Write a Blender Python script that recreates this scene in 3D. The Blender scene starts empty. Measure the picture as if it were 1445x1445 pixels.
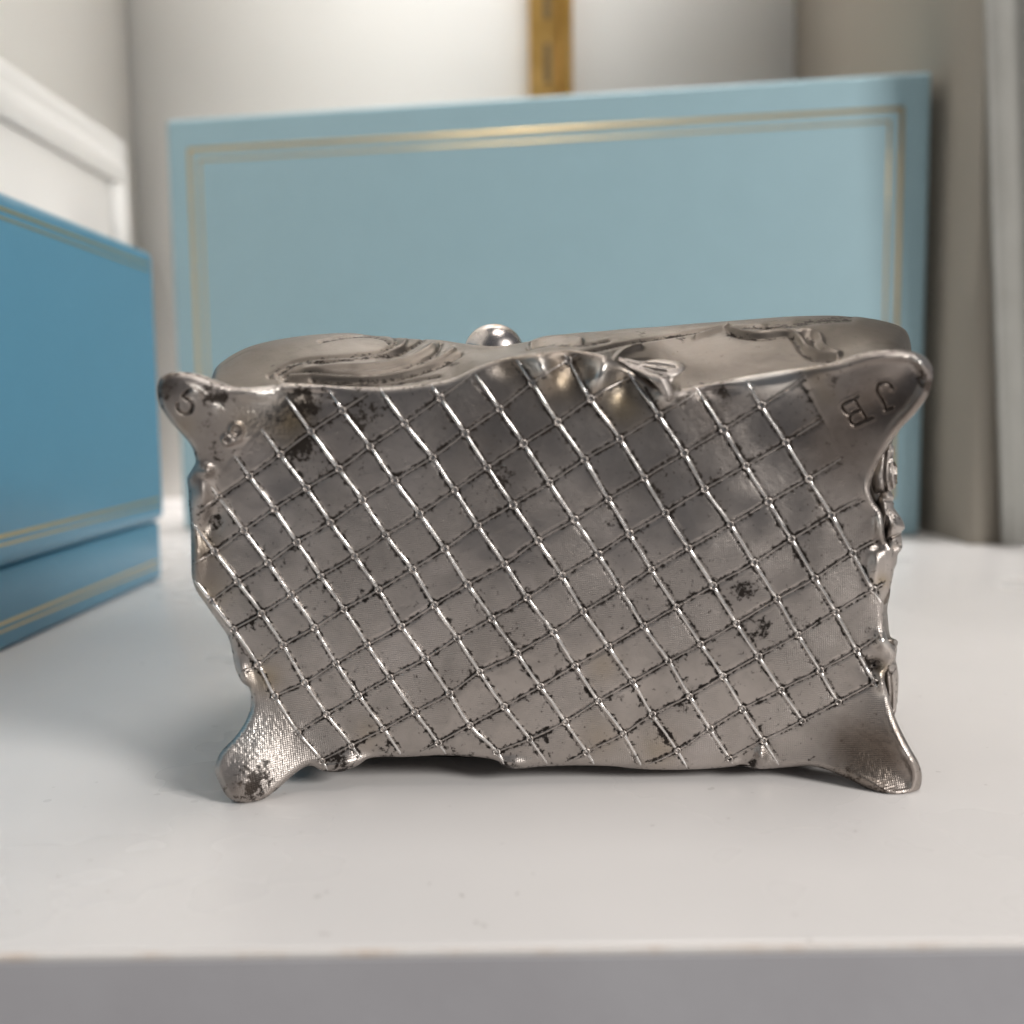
import bpy, bmesh, math
import numpy as np
from mathutils import Vector, Matrix
R_ = math.radians
S = bpy.context.scene

# ------------------------------------------------------------------ camera
CAM_H = 0.062                       # eye height above the shelf (metres)
F_PX = 1445.0                       # reference frame is 1445 px wide, 53 degree lens
PITCH = math.atan(145.5 / F_PX)
ROLL = R_(0.68)
Fv = np.array([0, math.cos(PITCH), -math.sin(PITCH)])
R0 = np.array([1.0, 0, 0]); U0 = np.array([0, math.sin(PITCH), math.cos(PITCH)])
Rv = R0 * math.cos(ROLL) - U0 * math.sin(ROLL)
Uv = U0 * math.cos(ROLL) + R0 * math.sin(ROLL)
cd = bpy.data.cameras.new('camera'); cam = bpy.data.objects.new('camera', cd)
S.collection.objects.link(cam); S.camera = cam
cam.matrix_world = Matrix(((Rv[0], Uv[0], -Fv[0], 0), (Rv[1], Uv[1], -Fv[1], 0), (Rv[2], Uv[2], -Fv[2], CAM_H), (0, 0, 0, 1)))
cd.sensor_width = 36; cd.lens = 36; cd.clip_start = 0.005; cd.clip_end = 30
cd.dof.use_dof = True; cd.dof.focus_distance = 0.178; cd.dof.aperture_fstop = 0.036 / 0.0028

# ------------------------------------------------------------------ world, lamps, exposure
W = bpy.data.worlds.new('World'); S.world = W; W.use_nodes = True
bg = W.node_tree.nodes['Background']; bg.inputs[0].default_value = (0.86, 0.90, 1.0, 1); bg.inputs[1].default_value = 0.11
def area(name, loc, aim, sx, sy, power, col):
    l = bpy.data.lights.new(name, 'AREA'); l.shape = 'RECTANGLE'; l.size = sx; l.size_y = sy; l.energy = power; l.color = col
    o = bpy.data.objects.new(name, l); S.collection.objects.link(o); o.location = loc
    o.rotation_euler = (Vector(aim) - Vector(loc)).to_track_quat('-Z', 'Y').to_euler(); return o
area('window_light', (0.76, -0.40, 0.44), (0, 0.3, 0.06), 0.28, 0.28, 9.0, (1.0, 0.975, 0.94))
for lx_, pw_ in ((-0.21, 0.85), (0.14, 1.75)):  # added fill lights that brighten the back wall, not lamps of the room
    wl = area('added_wall_fill', (lx_, 0.64, 1.30), (lx_, 0.745, 0.20), 0.3, 0.08, pw_, (1.0, 0.985, 0.98)); wl.data.spread = math.radians(38)
area('ceiling_light', (0.18, 0.14, 1.00), (0, 0.18, 0), 0.45, 0.30, 2.75, (1.0, 0.95, 0.90))
S.view_settings.view_transform = 'Standard'; S.view_settings.look = 'None'; S.view_settings.exposure = 0.0; S.view_settings.gamma = 1
S.render.engine = 'CYCLES'

# ------------------------------------------------------------------ helpers
def ray(px, py):
    px = np.asarray(px, float); py = np.asarray(py, float)
    return F_PX * Fv + (px[..., None] - 722.5) * Rv - (py[..., None] - 722.5) * Uv
EYE = np.array([0, 0, CAM_H])
def on_shelf(px, py, z=0.0):
    r = ray(px, py); return EYE + r * ((z - CAM_H) / r[..., 2])[..., None]
def at_y(px, py, y):
    r = ray(px, py); return EYE + r * (y / r[..., 1])[..., None]
def height_at(px, py, x, y):          # height where the sight line passes over the point (x, y)
    r = ray(px, py); return CAM_H + r[..., 2] / np.hypot(r[..., 0], r[..., 1]) * math.hypot(x, y)

def link(name, me, mat=None, parent=None, smooth=True):
    if mat is not None and not me.materials: me.materials.append(mat)
    o = bpy.data.objects.new(name, me); S.collection.objects.link(o)
    if parent is not None: o.parent = parent
    if smooth: me.polygons.foreach_set('use_smooth', [True] * len(me.polygons))
    return o
def empty(name, loc, label, cat, rz=0):
    o = bpy.data.objects.new(name, None); S.collection.objects.link(o); o.location = loc; o.rotation_euler.z = rz
    o['label'] = label; o['category'] = cat; o.empty_display_size = 0.01
    bpy.context.view_layer.update(); return o
def np_mesh(name, V, Q):
    V = np.asarray(V, np.float32); Q = np.asarray(Q, np.int32); k = Q.shape[1]
    me = bpy.data.meshes.new(name); me.vertices.add(len(V)); me.vertices.foreach_set('co', V.ravel())
    me.loops.add(Q.size); me.loops.foreach_set('vertex_index', Q.ravel())
    me.polygons.add(len(Q)); me.polygons.foreach_set('loop_start', np.arange(0, Q.size, k, dtype=np.int32))
    me.update(calc_edges=True); me.validate(); return me
def box_mesh(name, x0, x1, y0, y1, z0, z1, bevel=0, seg=3):
    bm = bmesh.new(); bmesh.ops.create_cube(bm, size=1)
    for v in bm.verts:
        v.co = Vector(((x0 + x1) / 2 + v.co.x * (x1 - x0), (y0 + y1) / 2 + v.co.y * (y1 - y0), (z0 + z1) / 2 + v.co.z * (z1 - z0)))
    if bevel: bmesh.ops.bevel(bm, geom=bm.edges[:], offset=bevel, segments=seg, profile=0.5, affect='EDGES')
    me = bpy.data.meshes.new(name); bm.to_mesh(me); bm.free(); return me
def part(name, mat, parent, *a, **k):
    sm = k.pop('smooth', False)
    return link(name, box_mesh(name, *a, **k), mat, parent, sm)
rng = np.random.RandomState(7)
def vnoise(x, y, scale, seed):
    g = np.random.RandomState(seed).rand(256, 256).astype(float)
    fx = x / scale; fy = y / scale; ix = np.floor(fx).astype(int); iy = np.floor(fy).astype(int)
    tx = fx - ix; ty = fy - iy; tx = tx * tx * (3 - 2 * tx); ty = ty * ty * (3 - 2 * ty)
    a = g[ix % 256, iy % 256]; b = g[(ix + 1) % 256, iy % 256]; c = g[ix % 256, (iy + 1) % 256]; d = g[(ix + 1) % 256, (iy + 1) % 256]
    return (a * (1 - tx) + b * tx) * (1 - ty) + (c * (1 - tx) + d * tx) * ty - 0.5
def sstep(a, b, x):
    t = np.clip((x - a) / (b - a), 0, 1); return t * t * (3 - 2 * t)
def catmull(pts, n, closed=False):
    P = np.asarray(pts, float); m = len(P)
    if closed: idx = lambda i: P[i % m]; segs = m
    else: idx = lambda i: P[min(max(i, 0), m - 1)]; segs = m - 1
    out = []
    for s in range(segs):
        p0, p1, p2, p3 = idx(s - 1), idx(s), idx(s + 1), idx(s + 2)
        for k in range(n):
            t = k / n
            out.append(0.5 * ((2 * p1) + (-p0 + p2) * t + (2 * p0 - 5 * p1 + 4 * p2 - p3) * t * t + (-p0 + 3 * p1 - 3 * p2 + p3) * t ** 3))
    if not closed: out.append(P[-1])
    return np.array(out)
def seg_dist(X, Y, poly, closed=False):
    """distance of points to a polyline, and the nearest points"""
    P = np.asarray(poly, float); A = P; B = np.roll(P, -1, 0)
    if not closed: A = P[:-1]; B = P[1:]
    X = X.ravel(); Y = Y.ravel(); D = np.empty(len(X)); NX = np.empty(len(X)); NY = np.empty(len(X))
    ab = B - A; L = (ab ** 2).sum(1) + 1e-12; ch = 8000
    for s in range(0, len(X), ch):
        x = X[s:s + ch, None]; y = Y[s:s + ch, None]
        t = np.clip(((x - A[:, 0]) * ab[:, 0] + (y - A[:, 1]) * ab[:, 1]) / L, 0, 1)
        qx = A[:, 0] + t * ab[:, 0]; qy = A[:, 1] + t * ab[:, 1]; d = (x - qx) ** 2 + (y - qy) ** 2
        k = d.argmin(1); r = np.arange(len(k)); D[s:s + ch] = np.sqrt(d[r, k]); NX[s:s + ch] = qx[r, k]; NY[s:s + ch] = qy[r, k]
    return D, NX, NY
def near_dist(X, Y, poly, reach):
    """distance to a polyline, worked out only inside its bounding box grown by reach (elsewhere 1e3)"""
    P = np.asarray(poly, float); sh = X.shape; X = X.ravel(); Y = Y.ravel(); out = np.full(len(X), 1e3)
    m = (X > P[:, 0].min() - reach) & (X < P[:, 0].max() + reach) & (Y > P[:, 1].min() - reach) & (Y < P[:, 1].max() + reach)
    if m.any(): out[m] = seg_dist(X[m], Y[m], P)[0]
    return out.reshape(sh)
def inside(X, Y, poly):
    P = np.asarray(poly, float); sh = X.shape; X = X.ravel(); Y = Y.ravel(); c = np.zeros(len(X), bool)
    for i in range(len(P)):
        x1, y1 = P[i]; x2, y2 = P[(i + 1) % len(P)]
        if y1 == y2: continue
        m = ((y1 > Y) != (y2 > Y)) & (X < (x2 - x1) * (Y - y1) / (y2 - y1) + x1); c ^= m
    return c.reshape(sh)

# ------------------------------------------------------------------ materials
def new_mat(name):
    m = bpy.data.materials.new(name); m.use_nodes = True; nt = m.node_tree; b = nt.nodes['Principled BSDF']; return m, nt, b
def N(nt, t, **k):
    n = nt.nodes.new(t)
    for a, v in k.items():
        if hasattr(n, a) and a not in ('inputs',): setattr(n, a, v)
        else: n.inputs[a.replace('_', ' ')].default_value = v
    return n
def L(nt, a, b): nt.links.new(a, b)
def ramp(nt, src, stops):
    r = nt.nodes.new('ShaderNodeValToRGB'); e = r.color_ramp.elements
    while len(e) < len(stops): e.new(0.5)
    for q, (p, c) in zip(e, stops): q.position = p; q.color = (*c, 1) if len(c) == 3 else c
    L(nt, src, r.inputs[0]); return r
def mixc(nt, fac, a, b, mode='MIX'):
    m = nt.nodes.new('ShaderNodeMix'); m.data_type = 'RGBA'; m.blend_type = mode
    for s, v in ((0, fac), (6, a), (7, b)):
        if isinstance(v, (int, float, tuple)): m.inputs[s].default_value = v if not isinstance(v, tuple) else (*v, 1)
        else: L(nt, v, m.inputs[s])
    return m.outputs[2]
def mathn(nt, op, a, b=None, c=None, clamp=False):
    m = nt.nodes.new('ShaderNodeMath'); m.operation = op; m.use_clamp = clamp
    for i, v in enumerate((a, b, c)):
        if v is None: continue
        if isinstance(v, (int, float)): m.inputs[i].default_value = v
        else: L(nt, v, m.inputs[i])
    return m.outputs[0]
def noise(nt, scale, detail=4, rough=0.55, vec=None, dist=0):
    n = nt.nodes.new('ShaderNodeTexNoise'); n.inputs['Scale'].default_value = scale; n.inputs['Detail'].default_value = detail
    n.inputs['Roughness'].default_value = rough; n.inputs['Distortion'].default_value = dist
    if vec is None: vec = nt.nodes.new('ShaderNodeTexCoord').outputs['Object']
    L(nt, vec, n.inputs['Vector']); return n.outputs['Fac']
def bump(nt, b, h, strength, dist, prev=None):
    n = nt.nodes.new('ShaderNodeBump'); n.inputs['Strength'].default_value = strength; n.inputs['Distance'].default_value = dist
    L(nt, h, n.inputs['Height'])
    if prev is not None: L(nt, prev, n.inputs['Normal'])
    L(nt, n.outputs[0], b.inputs['Normal']); return n.outputs[0]

def metal_mat(name, base=(0.54, 0.49, 0.455), rough=0.34, dark=1.0, weave=True, ridge=False):
    m, nt, b = new_mat(name)
    tc = nt.nodes.new('ShaderNodeTexCoord').outputs['Object']
    at = nt.nodes.new('ShaderNodeAttribute'); at.attribute_name = 'patina'; pat = at.outputs['Fac']
    ag = nt.nodes.new('ShaderNodeAttribute'); ag.attribute_name = 'gilt'; gil = ag.outputs['Fac']
    ap = nt.nodes.new('ShaderNodeAttribute'); ap.attribute_name = 'glint_polish'; pol = ap.outputs['Fac']
    n1 = noise(nt, 55, 5, 0.62, tc); n2 = noise(nt, 950, 5, 0.75, tc); n3 = noise(nt, 1500, 3, 0.6, tc); n4 = noise(nt, 160, 5, 0.6, tc, 0.6)
    c = ramp(nt, n1, [(0.30, tuple(x * 0.80 for x in base)), (0.55, base), (0.72, (base[0] * 1.12, base[1] * 1.12, base[2] * 1.14))]).outputs[0]
    c = mixc(nt, mathn(nt, 'MULTIPLY', ramp(nt, n4, [(0.5, (0, 0, 0)), (0.68, (1, 1, 1))]).outputs[0], 0.45), c, tuple(x * 0.62 for x in base))
    c = mixc(nt, mathn(nt, 'MULTIPLY', gil, ramp(nt, n1, [(0.35, (.3, .3, .3)), (0.6, (1, 1, 1))]).outputs[0]), c, (0.40, 0.30, 0.165))
    # black sulphide specks where the patina attribute is high, broken up by fine noise
    brk = mathn(nt, 'ADD', mathn(nt, 'MULTIPLY', pat, 0.80), mathn(nt, 'MULTIPLY', mathn(nt, 'SUBTRACT', n2, 0.5), 3.0))
    brk = ramp(nt, brk, [(0.42, (0, 0, 0)), (0.66, (1, 1, 1))]).outputs[0]
    brk = mathn(nt, 'MULTIPLY', brk, 0.96 * dark)
    c = mixc(nt, brk, c, (0.020, 0.016, 0.014))
    an = nt.nodes.new('ShaderNodeAttribute'); an.attribute_name = 'brown_film'
    c = mixc(nt, mathn(nt, 'MULTIPLY', an.outputs['Fac'], ramp(nt, n4, [(0.3, (.75, .75, .75)), (0.6, (1, 1, 1))]).outputs[0]), c, (0.17, 0.135, 0.112))
    c = mixc(nt, mathn(nt, 'MULTIPLY', pol, 0.8), c, (0.80, 0.77, 0.73))
    L(nt, c, b.inputs['Base Color'])
    b.inputs['Metallic'].default_value = 1.0
    r = mathn(nt, 'ADD', mathn(nt, 'MULTIPLY', n4, 0.22), rough - 0.11)
    r = mathn(nt, 'ADD', r, mathn(nt, 'MULTIPLY', brk, 0.22))
    r = mathn(nt, 'SUBTRACT', r, mathn(nt, 'MULTIPLY', pol, 0.10))
    L(nt, r, b.inputs['Roughness'])
    b1 = bump(nt, b, n4, 0.25, 0.00018)
    b2 = bump(nt, b, n3, 0.55, 0.00005, b1)
    if weave:
        mp = nt.nodes.new('ShaderNodeMapping'); mp.inputs['Rotation'].default_value = (0, R_(6), 0); L(nt, tc, mp.inputs[0])
        wv = nt.nodes.new('ShaderNodeTexWave'); wv.bands_direction = 'Z'; wv.inputs['Scale'].default_value = 950; wv.inputs['Distortion'].default_value = 2.5; wv.inputs['Detail'].default_value = 2
        L(nt, mp.outputs[0], wv.inputs['Vector'])
        w2 = nt.nodes.new('ShaderNodeTexWave'); w2.bands_direction = 'X'; w2.inputs['Scale'].default_value = 950; w2.inputs['Distortion'].default_value = 2.5
        L(nt, mp.outputs[0], w2.inputs['Vector'])
        h = mathn(nt, 'ADD', wv.outputs['Fac'], mathn(nt, 'MULTIPLY', w2.outputs['Fac'], 0.6))
        h = mathn(nt, 'MULTIPLY', h, ramp(nt, noise(nt, 70, 2, 0.5, tc), [(0.36, (0, 0, 0)), (0.56, (1, 1, 1))]).outputs[0])
        bump(nt, b, h, 0.6, 0.00006, b2)
    return m
M_PLATE = metal_mat('tarnished_pewter', rough=0.40)
M_RIDGE = metal_mat('highlit_pewter_ridge', base=(0.94, 0.91, 0.88), rough=0.27, dark=0.8, weave=False)  # near-white base carries the window highlight along the steep ridges
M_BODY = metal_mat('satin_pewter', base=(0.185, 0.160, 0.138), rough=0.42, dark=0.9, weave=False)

def paper_mat(name, col, rough=0.42, spec=0.5):
    m, nt, b = new_mat(name)
    n1 = noise(nt, 60, 5, 0.6); n2 = noise(nt, 2600, 4, 0.7)
    L(nt, ramp(nt, n1, [(0.35, tuple(c * 0.985 for c in col)), (0.65, tuple(min(1, c * 1.01) for c in col))]).outputs[0], b.inputs['Base Color'])
    b.inputs['Roughness'].default_value = rough; b.inputs['Specular IOR Level'].default_value = spec
    bump(nt, b, n2, 0.25, 0.00006); return m
M_BOX = paper_mat('pale_blue_paper', (0.275, 0.41, 0.46), 0.5)
M_BOX2 = paper_mat('sky_blue_paper', (0.085, 0.25, 0.37), 0.30)  # base lowered overall to stand in for the shade across its side
m, nt, b = new_mat('gold_foil'); M_FOIL = m
b.inputs['Metallic'].default_value = 1; b.inputs['Base Color'].default_value = (0.68, 0.50, 0.23, 1); b.inputs['Roughness'].default_value = 0.32
bump(nt, b, noise(nt, 300, 3), 0.3, 0.0002)

m, nt, b = new_mat('white_laminate'); M_SHELF = m
n1 = noise(nt, 12, 4, 0.6); n2 = noise(nt, 900, 4, 0.7)
c = ramp(nt, n1, [(0.3, (0.74, 0.712, 0.695)), (0.7, (0.79, 0.758, 0.74))]).outputs[0]
sp = ramp(nt, noise(nt, 330, 2, 0.4), [(0.735, (0, 0, 0)), (0.76, (1, 1, 1))]).outputs[0]
c = mixc(nt, mathn(nt, 'MULTIPLY', sp, 0.22), c, (0.30, 0.27, 0.24)); L(nt, c, b.inputs['Base Color'])
L(nt, mathn(nt, 'ADD', mathn(nt, 'MULTIPLY', n1, 0.12), 0.22), b.inputs['Roughness']); bump(nt, b, noise(nt, 60, 2, 0.4), 0.12, 0.0001)
m, nt, b = new_mat('painted_edge_band'); M_EDGE = m
c = ramp(nt, noise(nt, 25, 5, 0.65), [(0.3, (0.48, 0.46, 0.475)), (0.7, (0.54, 0.525, 0.54))]).outputs[0]
L(nt, c, b.inputs['Base Color']); b.inputs['Roughness'].default_value = 0.5; bump(nt, b, noise(nt, 500, 4, 0.6), 0.3, 0.0001)
m, nt, b = new_mat('worn_tan_edge'); M_TAN = m
c = ramp(nt, noise(nt, 90, 5, 0.7), [(0.48, (0.80, 0.76, 0.73)), (0.75, (0.70, 0.58, 0.49))]).outputs[0]
L(nt, c, b.inputs['Base Color']); b.inputs['Roughness'].default_value = 0.5
def wall_mat(name, col):
    m, nt, b = new_mat(name)
    L(nt, ramp(nt, noise(nt, 5, 4), [(0.35, tuple(c * 0.96 for c in col)), (0.65, col)]).outputs[0], b.inputs['Base Color'])
    b.inputs['Roughness'].default_value = 0.6; bump(nt, b, noise(nt, 260, 3), 0.25, 0.0003); return m
M_WALL = wall_mat('cream_wall_paint', (0.87, 0.855, 0.82)); M_TRIM = wall_mat('white_trim_paint', (0.80, 0.79, 0.77))
M_SIDE = wall_mat('shaded_wall_paint', (0.30, 0.27, 0.225))  # dark base holds the shade of a wall turned away from the window
m, nt, b = new_mat('brass'); M_BRASS = m
b.inputs['Metallic'].default_value = 1; b.inputs['Roughness'].default_value = 0.38
L(nt, ramp(nt, noise(nt, 30, 4), [(0.35, (0.45, 0.27, 0.07)), (0.65, (0.72, 0.46, 0.16))]).outputs[0], b.inputs['Base Color'])
m, nt, b = new_mat('dark_slot'); M_SLOT = m; b.inputs['Base Color'].default_value = (0.13, 0.085, 0.03, 1); b.inputs['Roughness'].default_value = 0.7
m, nt, b = new_mat('grey_linen_curtain'); M_CURT = m
L(nt, ramp(nt, noise(nt, 40, 4), [(0.3, (0.25, 0.245, 0.225)), (0.7, (0.29, 0.285, 0.265))]).outputs[0], b.inputs['Base Color'])
b.inputs['Roughness'].default_value = 0.85; bump(nt, b, noise(nt, 900, 3), 0.4, 0.0003)

# ------------------------------------------------------------------ the shelf and the alcove
def struct(o): o['kind'] = 'structure'; return o
BACK_Y = 0.74
fe = on_shelf(722, 1336.5)[1]
def panel(name, pts, mat, parent=None, up=1.2, z0=-0.5, thick=0.02):
    """a vertical panel through two plan points, its thickness behind the side facing the camera"""
    (x0, y0), (x1, y1) = pts; d = np.array([x1 - x0, y1 - y0]); n = np.array([-d[1], d[0]]) / np.hypot(*d) * thick
    q = [(x0, y0), (x1, y1), (x1 + n[0], y1 + n[1]), (x0 + n[0], y0 + n[1])]
    V = [(a, c, z0) for a, c in q] + [(a, c, up) for a, c in q]
    F = [(0, 1, 5, 4), (1, 2, 6, 5), (2, 3, 7, 6), (3, 0, 4, 7), (4, 5, 6, 7), (3, 2, 1, 0)]
    return link(name, np_mesh(name, V, F), mat, parent, False)
shelf = struct(link('shelf', box_mesh('shelf', -0.62, 0.62, fe + 0.0006, BACK_Y + 0.02, -0.026, 0.0, 0.0006, 2), M_SHELF, None, True))
part('front_edge_band', M_EDGE, shelf, -0.62, 0.62, fe - 0.0006, fe + 0.0005, -0.0255, -0.0009, bevel=0.0002, seg=1)
part('worn_top_edge', M_TAN, shelf, -0.62, 0.62, fe - 0.0006, fe + 0.0004, -0.00088, -0.00006, bevel=0.0002, seg=2)
M_SCUFF = paper_mat('grey_scuff', (0.33, 0.29, 0.26), 0.6)
for (xa, ya, xb, yb, w_) in ((668,1300,676,1304,.00012),(679,1304,688,1309,.00010),(458,1258,463,1260,.00012),(649,1262,655,1266,.00014),(727,1263,733,1260,.00012),(80,1236,84,1238,.0001),(604,1249,608,1246,.0001),(1120,1290,1124,1292,.0001),(446,1318,470,1319,.00008),(1271,1346,1274,1350,.0001),(1205,1172,1209,1174,.0001)):
    pa = on_shelf(xa, ya); pb = on_shelf(xb, yb); dv = pb - pa; nv_ = np.array([-dv[1], dv[0], 0]); nv_ = nv_ / np.linalg.norm(nv_) * w_
    if min(pa[1], pb[1]) < fe + 0.002: continue
    vs = [pa, pa * .6 + pb * .4 - nv_, pb, pa * .4 + pb * .6 + nv_]
    link('scuff_mark', np_mesh('scuff_mark', [(v[0], v[1], 0.00004) for v in vs] , [(0, 1, 2, 3)]), M_SCUFF, shelf, False)
c_l = at_y(205, 560, BACK_Y); c_r = (0.200, BACK_Y)
XL = c_l[0]; XR = c_r[0]; r_near = on_shelf(1310, 766); r_near2 = on_shelf(1428, 800)
struct(panel('wall_back', [(XL - 0.03, BACK_Y), (XR + 0.03, BACK_Y)], M_WALL))
side_l = struct(panel('wall_left', [(XL - 0.0, -0.1), (XL - 0.0, BACK_Y - 0.0005)], M_WALL))
dr = np.array([r_near[0] - XR, r_near[1] - BACK_Y]); rn = (XR + 0.001, 0.447)
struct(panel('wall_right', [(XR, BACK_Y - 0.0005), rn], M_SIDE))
# raised picture-frame moulding on the left wall
def wall_y_of(px, X):
    r = ray(px, 577.0); return X * r[1] / r[0]
my1 = wall_y_of(188, XL); zt = float(height_at(188, 205, XL, my1)); 
mroot = empty('wall_moulding', (XL, my1, 0), 'white raised panel moulding on the left wall above the lidded blue box', 'moulding')
def mold(name, y0, y1, z0, z1, d):
    return link(name, box_mesh(name, 0.0003, d, y0, y1, z0, z1, min(d, abs(z1 - z0), abs(y1 - y0)) * 0.4, 3), M_TRIM, mroot, True)
mold('outer_bead', -0.7, 0, zt - 0.012, zt, 0.004)
mold('inner_step', -0.7, -0.0125, zt - 0.030, zt - 0.0125, 0.007)
mold('end_bead', -0.012, 0, -0.05, zt - 0.0125, 0.0039)
mold('end_step', -0.030, -0.0125, -0.05, zt - 0.0305, 0.0069)
mold('panel_field', -0.7, -0.031, -0.05, zt - 0.031, 0.003)

# brass shelf standard with slots
a = at_y(747, 100, BACK_Y); c = at_y(806, 100, BACK_Y); wS = c[0] - a[0]
st = empty('shelf_standard', (a[0], BACK_Y, 0.0), 'slotted brass shelf upright fixed to the cream wall above the pale blue box', 'shelf bracket')
part('channel', M_BRASS, st, 0, wS * 0.72, -0.012, -0.0005, 0.05, 0.9, bevel=0.0012)
part('side_flange', M_BRASS, st, wS * 0.725, wS, -0.0185, -0.0005, 0.05, 0.9, bevel=0.001)
for k, py in enumerate((-55, 8, 97, 186)):
    z1 = height_at(772, py, a[0], BACK_Y)
    part('slot', M_SLOT, st, wS * 0.34, wS * 0.50, -0.0125, -0.0115, z1 - 0.013, z1 + 0.013, bevel=0.0003, seg=1)

# hanging curtain at the right
cx, cy = r_near2[0], r_near2[1]
nu, nv = 140, 30; U = np.linspace(0, 1, nu); Vv = np.linspace(0, 1, nv)
UU, VV = np.meshgrid(U, Vv)
lean = -0.042 * VV
cxs = 0.2125 + UU * 0.13 + lean; cys = 0.437 - UU * 0.0 + 0.004 * np.sin(UU * 26 + 0.6 * VV) + 0.002 * np.sin(UU * 57 + 2)
czs = 0.001 + VV * 0.62
I = np.arange(nu * nv).reshape(nv, nu)
Q = np.stack([I[:-1, :-1], I[:-1, 1:], I[1:, 1:], I[1:, :-1]], -1).reshape(-1, 4)
cur = link('curtain', np_mesh('curtain', np.stack([cxs, cys, czs], -1).reshape(-1, 3), Q), M_CURT)
sm = cur.modifiers.new('thickness', 'SOLIDIFY'); sm.thickness = 0.0015
cur['label'] = 'pale grey folded curtain hanging at the right end of the shelf'; cur['category'] = 'curtain'

# ------------------------------------------------------------------ gift boxes
# pale blue box standing behind
pr = on_shelf(1297, 757); HB = float(height_at(1289, 103, pr[0], pr[1]))
rl = ray(233, 169); t = (HB - CAM_H) / rl[2]; pl = EYE + rl * t
wB = math.hypot(pr[0] - pl[0], pr[1] - pl[1]); rzB = math.atan2(pr[1] - pl[1], pr[0] - pl[0])
gb = empty('gift_box', (pl[0], pl[1], 0), 'large pale blue paper box with double gold border standing upright behind the metal casket', 'box', rzB)
DB = 0.045
part('lid', M_BOX, gb, 0, wB, 0, 0.032, 0.0004, HB, bevel=0.0022, seg=5, smooth=True)
part('base', M_BOX, gb, 0.002, wB - 0.002, 0.0325, DB, 0.0006, HB - 0.002, bevel=0.002, seg=4, smooth=True)
def foil_frame(parent, x0, x1, z0, z1, w, y, name='gold_line', mat=M_FOIL):
    V = []; 
    for (x, z) in ((x0, z0), (x1, z0), (x1, z1), (x0, z1)): V.append((x, z))
    inn = [(x0 + w, z0 + w), (x1 - w, z0 + w), (x1 - w, z1 - w), (x0 + w, z1 - w)]
    allp = [(x, y - 0.00012, z) for x, z in V] + [(x, y - 0.00012, z) for x, z in inn] + [(x, y + 0.0002, z) for x, z in V] + [(x, y + 0.0002, z) for x, z in inn]
    F = []
    for k in range(4):
        n = (k + 1) % 4
        F += [(k, n, 4 + n, 4 + k), (k, 8 + k, 8 + n, n), (4 + k, 4 + n, 12 + n, 12 + k)]
    return link(name, np_mesh(name, allp, F), mat, parent, False)
kx = wB / 1056.0
foil_frame(gb, 33 * kx, wB - 33 * kx, 0.018, HB - 42 * kx, 5.2 * kx, 0)
foil_frame(gb, 49 * kx, wB - 49 * kx, 0.018 + 16 * kx, HB - 58 * kx, 3.0 * kx, 0)

# sky-blue lidded box at the left: its long side faces right
f0 = on_shelf(238, 815); f1 = on_shelf(0, 926)
rzL = math.atan2(f0[1] - f1[1], f0[0] - f1[0])         # along the side, pointing away
HL = float(height_at(230, 356, f0[0], f0[1])); lenL = 0.30
lb = empty('lidded_box', (f0[0], f0[1], 0), 'deep sky blue lidded paper box with gold lines at the left, half out of frame', 'box', rzL - math.pi / 2)
zl = float(height_at(238, 733, f0[0], f0[1]))
part('lid', M_BOX2, lb, -0.07, 0.0, -lenL, 0, zl, HL, bevel=0.0035, seg=5, smooth=True)
part('base', M_BOX2, lb, -0.068, -0.0018, -lenL + 0.002, -0.002, 0.0004, zl - 0.0004, bevel=0.0012, seg=4, smooth=True)
def side_line(name, z0, z1, x):
    return link(name, box_mesh(name, x - 0.0004, x + 0.00012, -lenL + 0.006, -0.006, z0, z1), M_FOIL, lb, False)
zg = [float(height_at(222, q, f0[0], f0[1])) for q in (374, 384, 700, 709, 787, 795)]
for za, th in ((zg[0], .0009), (zg[1], .0006), (zg[2], .0009), (zg[3], .0006)): side_line('gold_line', za - th, za, 0.0)
side_line('gold_line', zg[4] - .0008, zg[4], -0.0018); side_line('gold_line', zg[5] - .0006, zg[5], -0.0018)

# ------------------------------------------------------------------ the metal casket lying on its side
TILT = math.tan(R_(10)); HF = 0.0070
Y_TIP = float(on_shelf(345, 1134)[1]); YB = Y_TIP + HF
ROOT = np.array([0.0, YB, 0.0])
def P3(px, py, d):
    """point of the underside: drawing position px, py on the leaning base plane, raised d towards the front"""
    r = ray(px, py); t = (YB - TILT * CAM_H - d) / (r[..., 1] + TILT * r[..., 2])
    return EYE + r * t[..., None]
casket = empty('jewellery_casket', (0, YB, 0), 'tarnished silver metal jewellery casket on its side, quilted lattice underside facing forward, four pointed feet', 'jewellery box')

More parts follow.
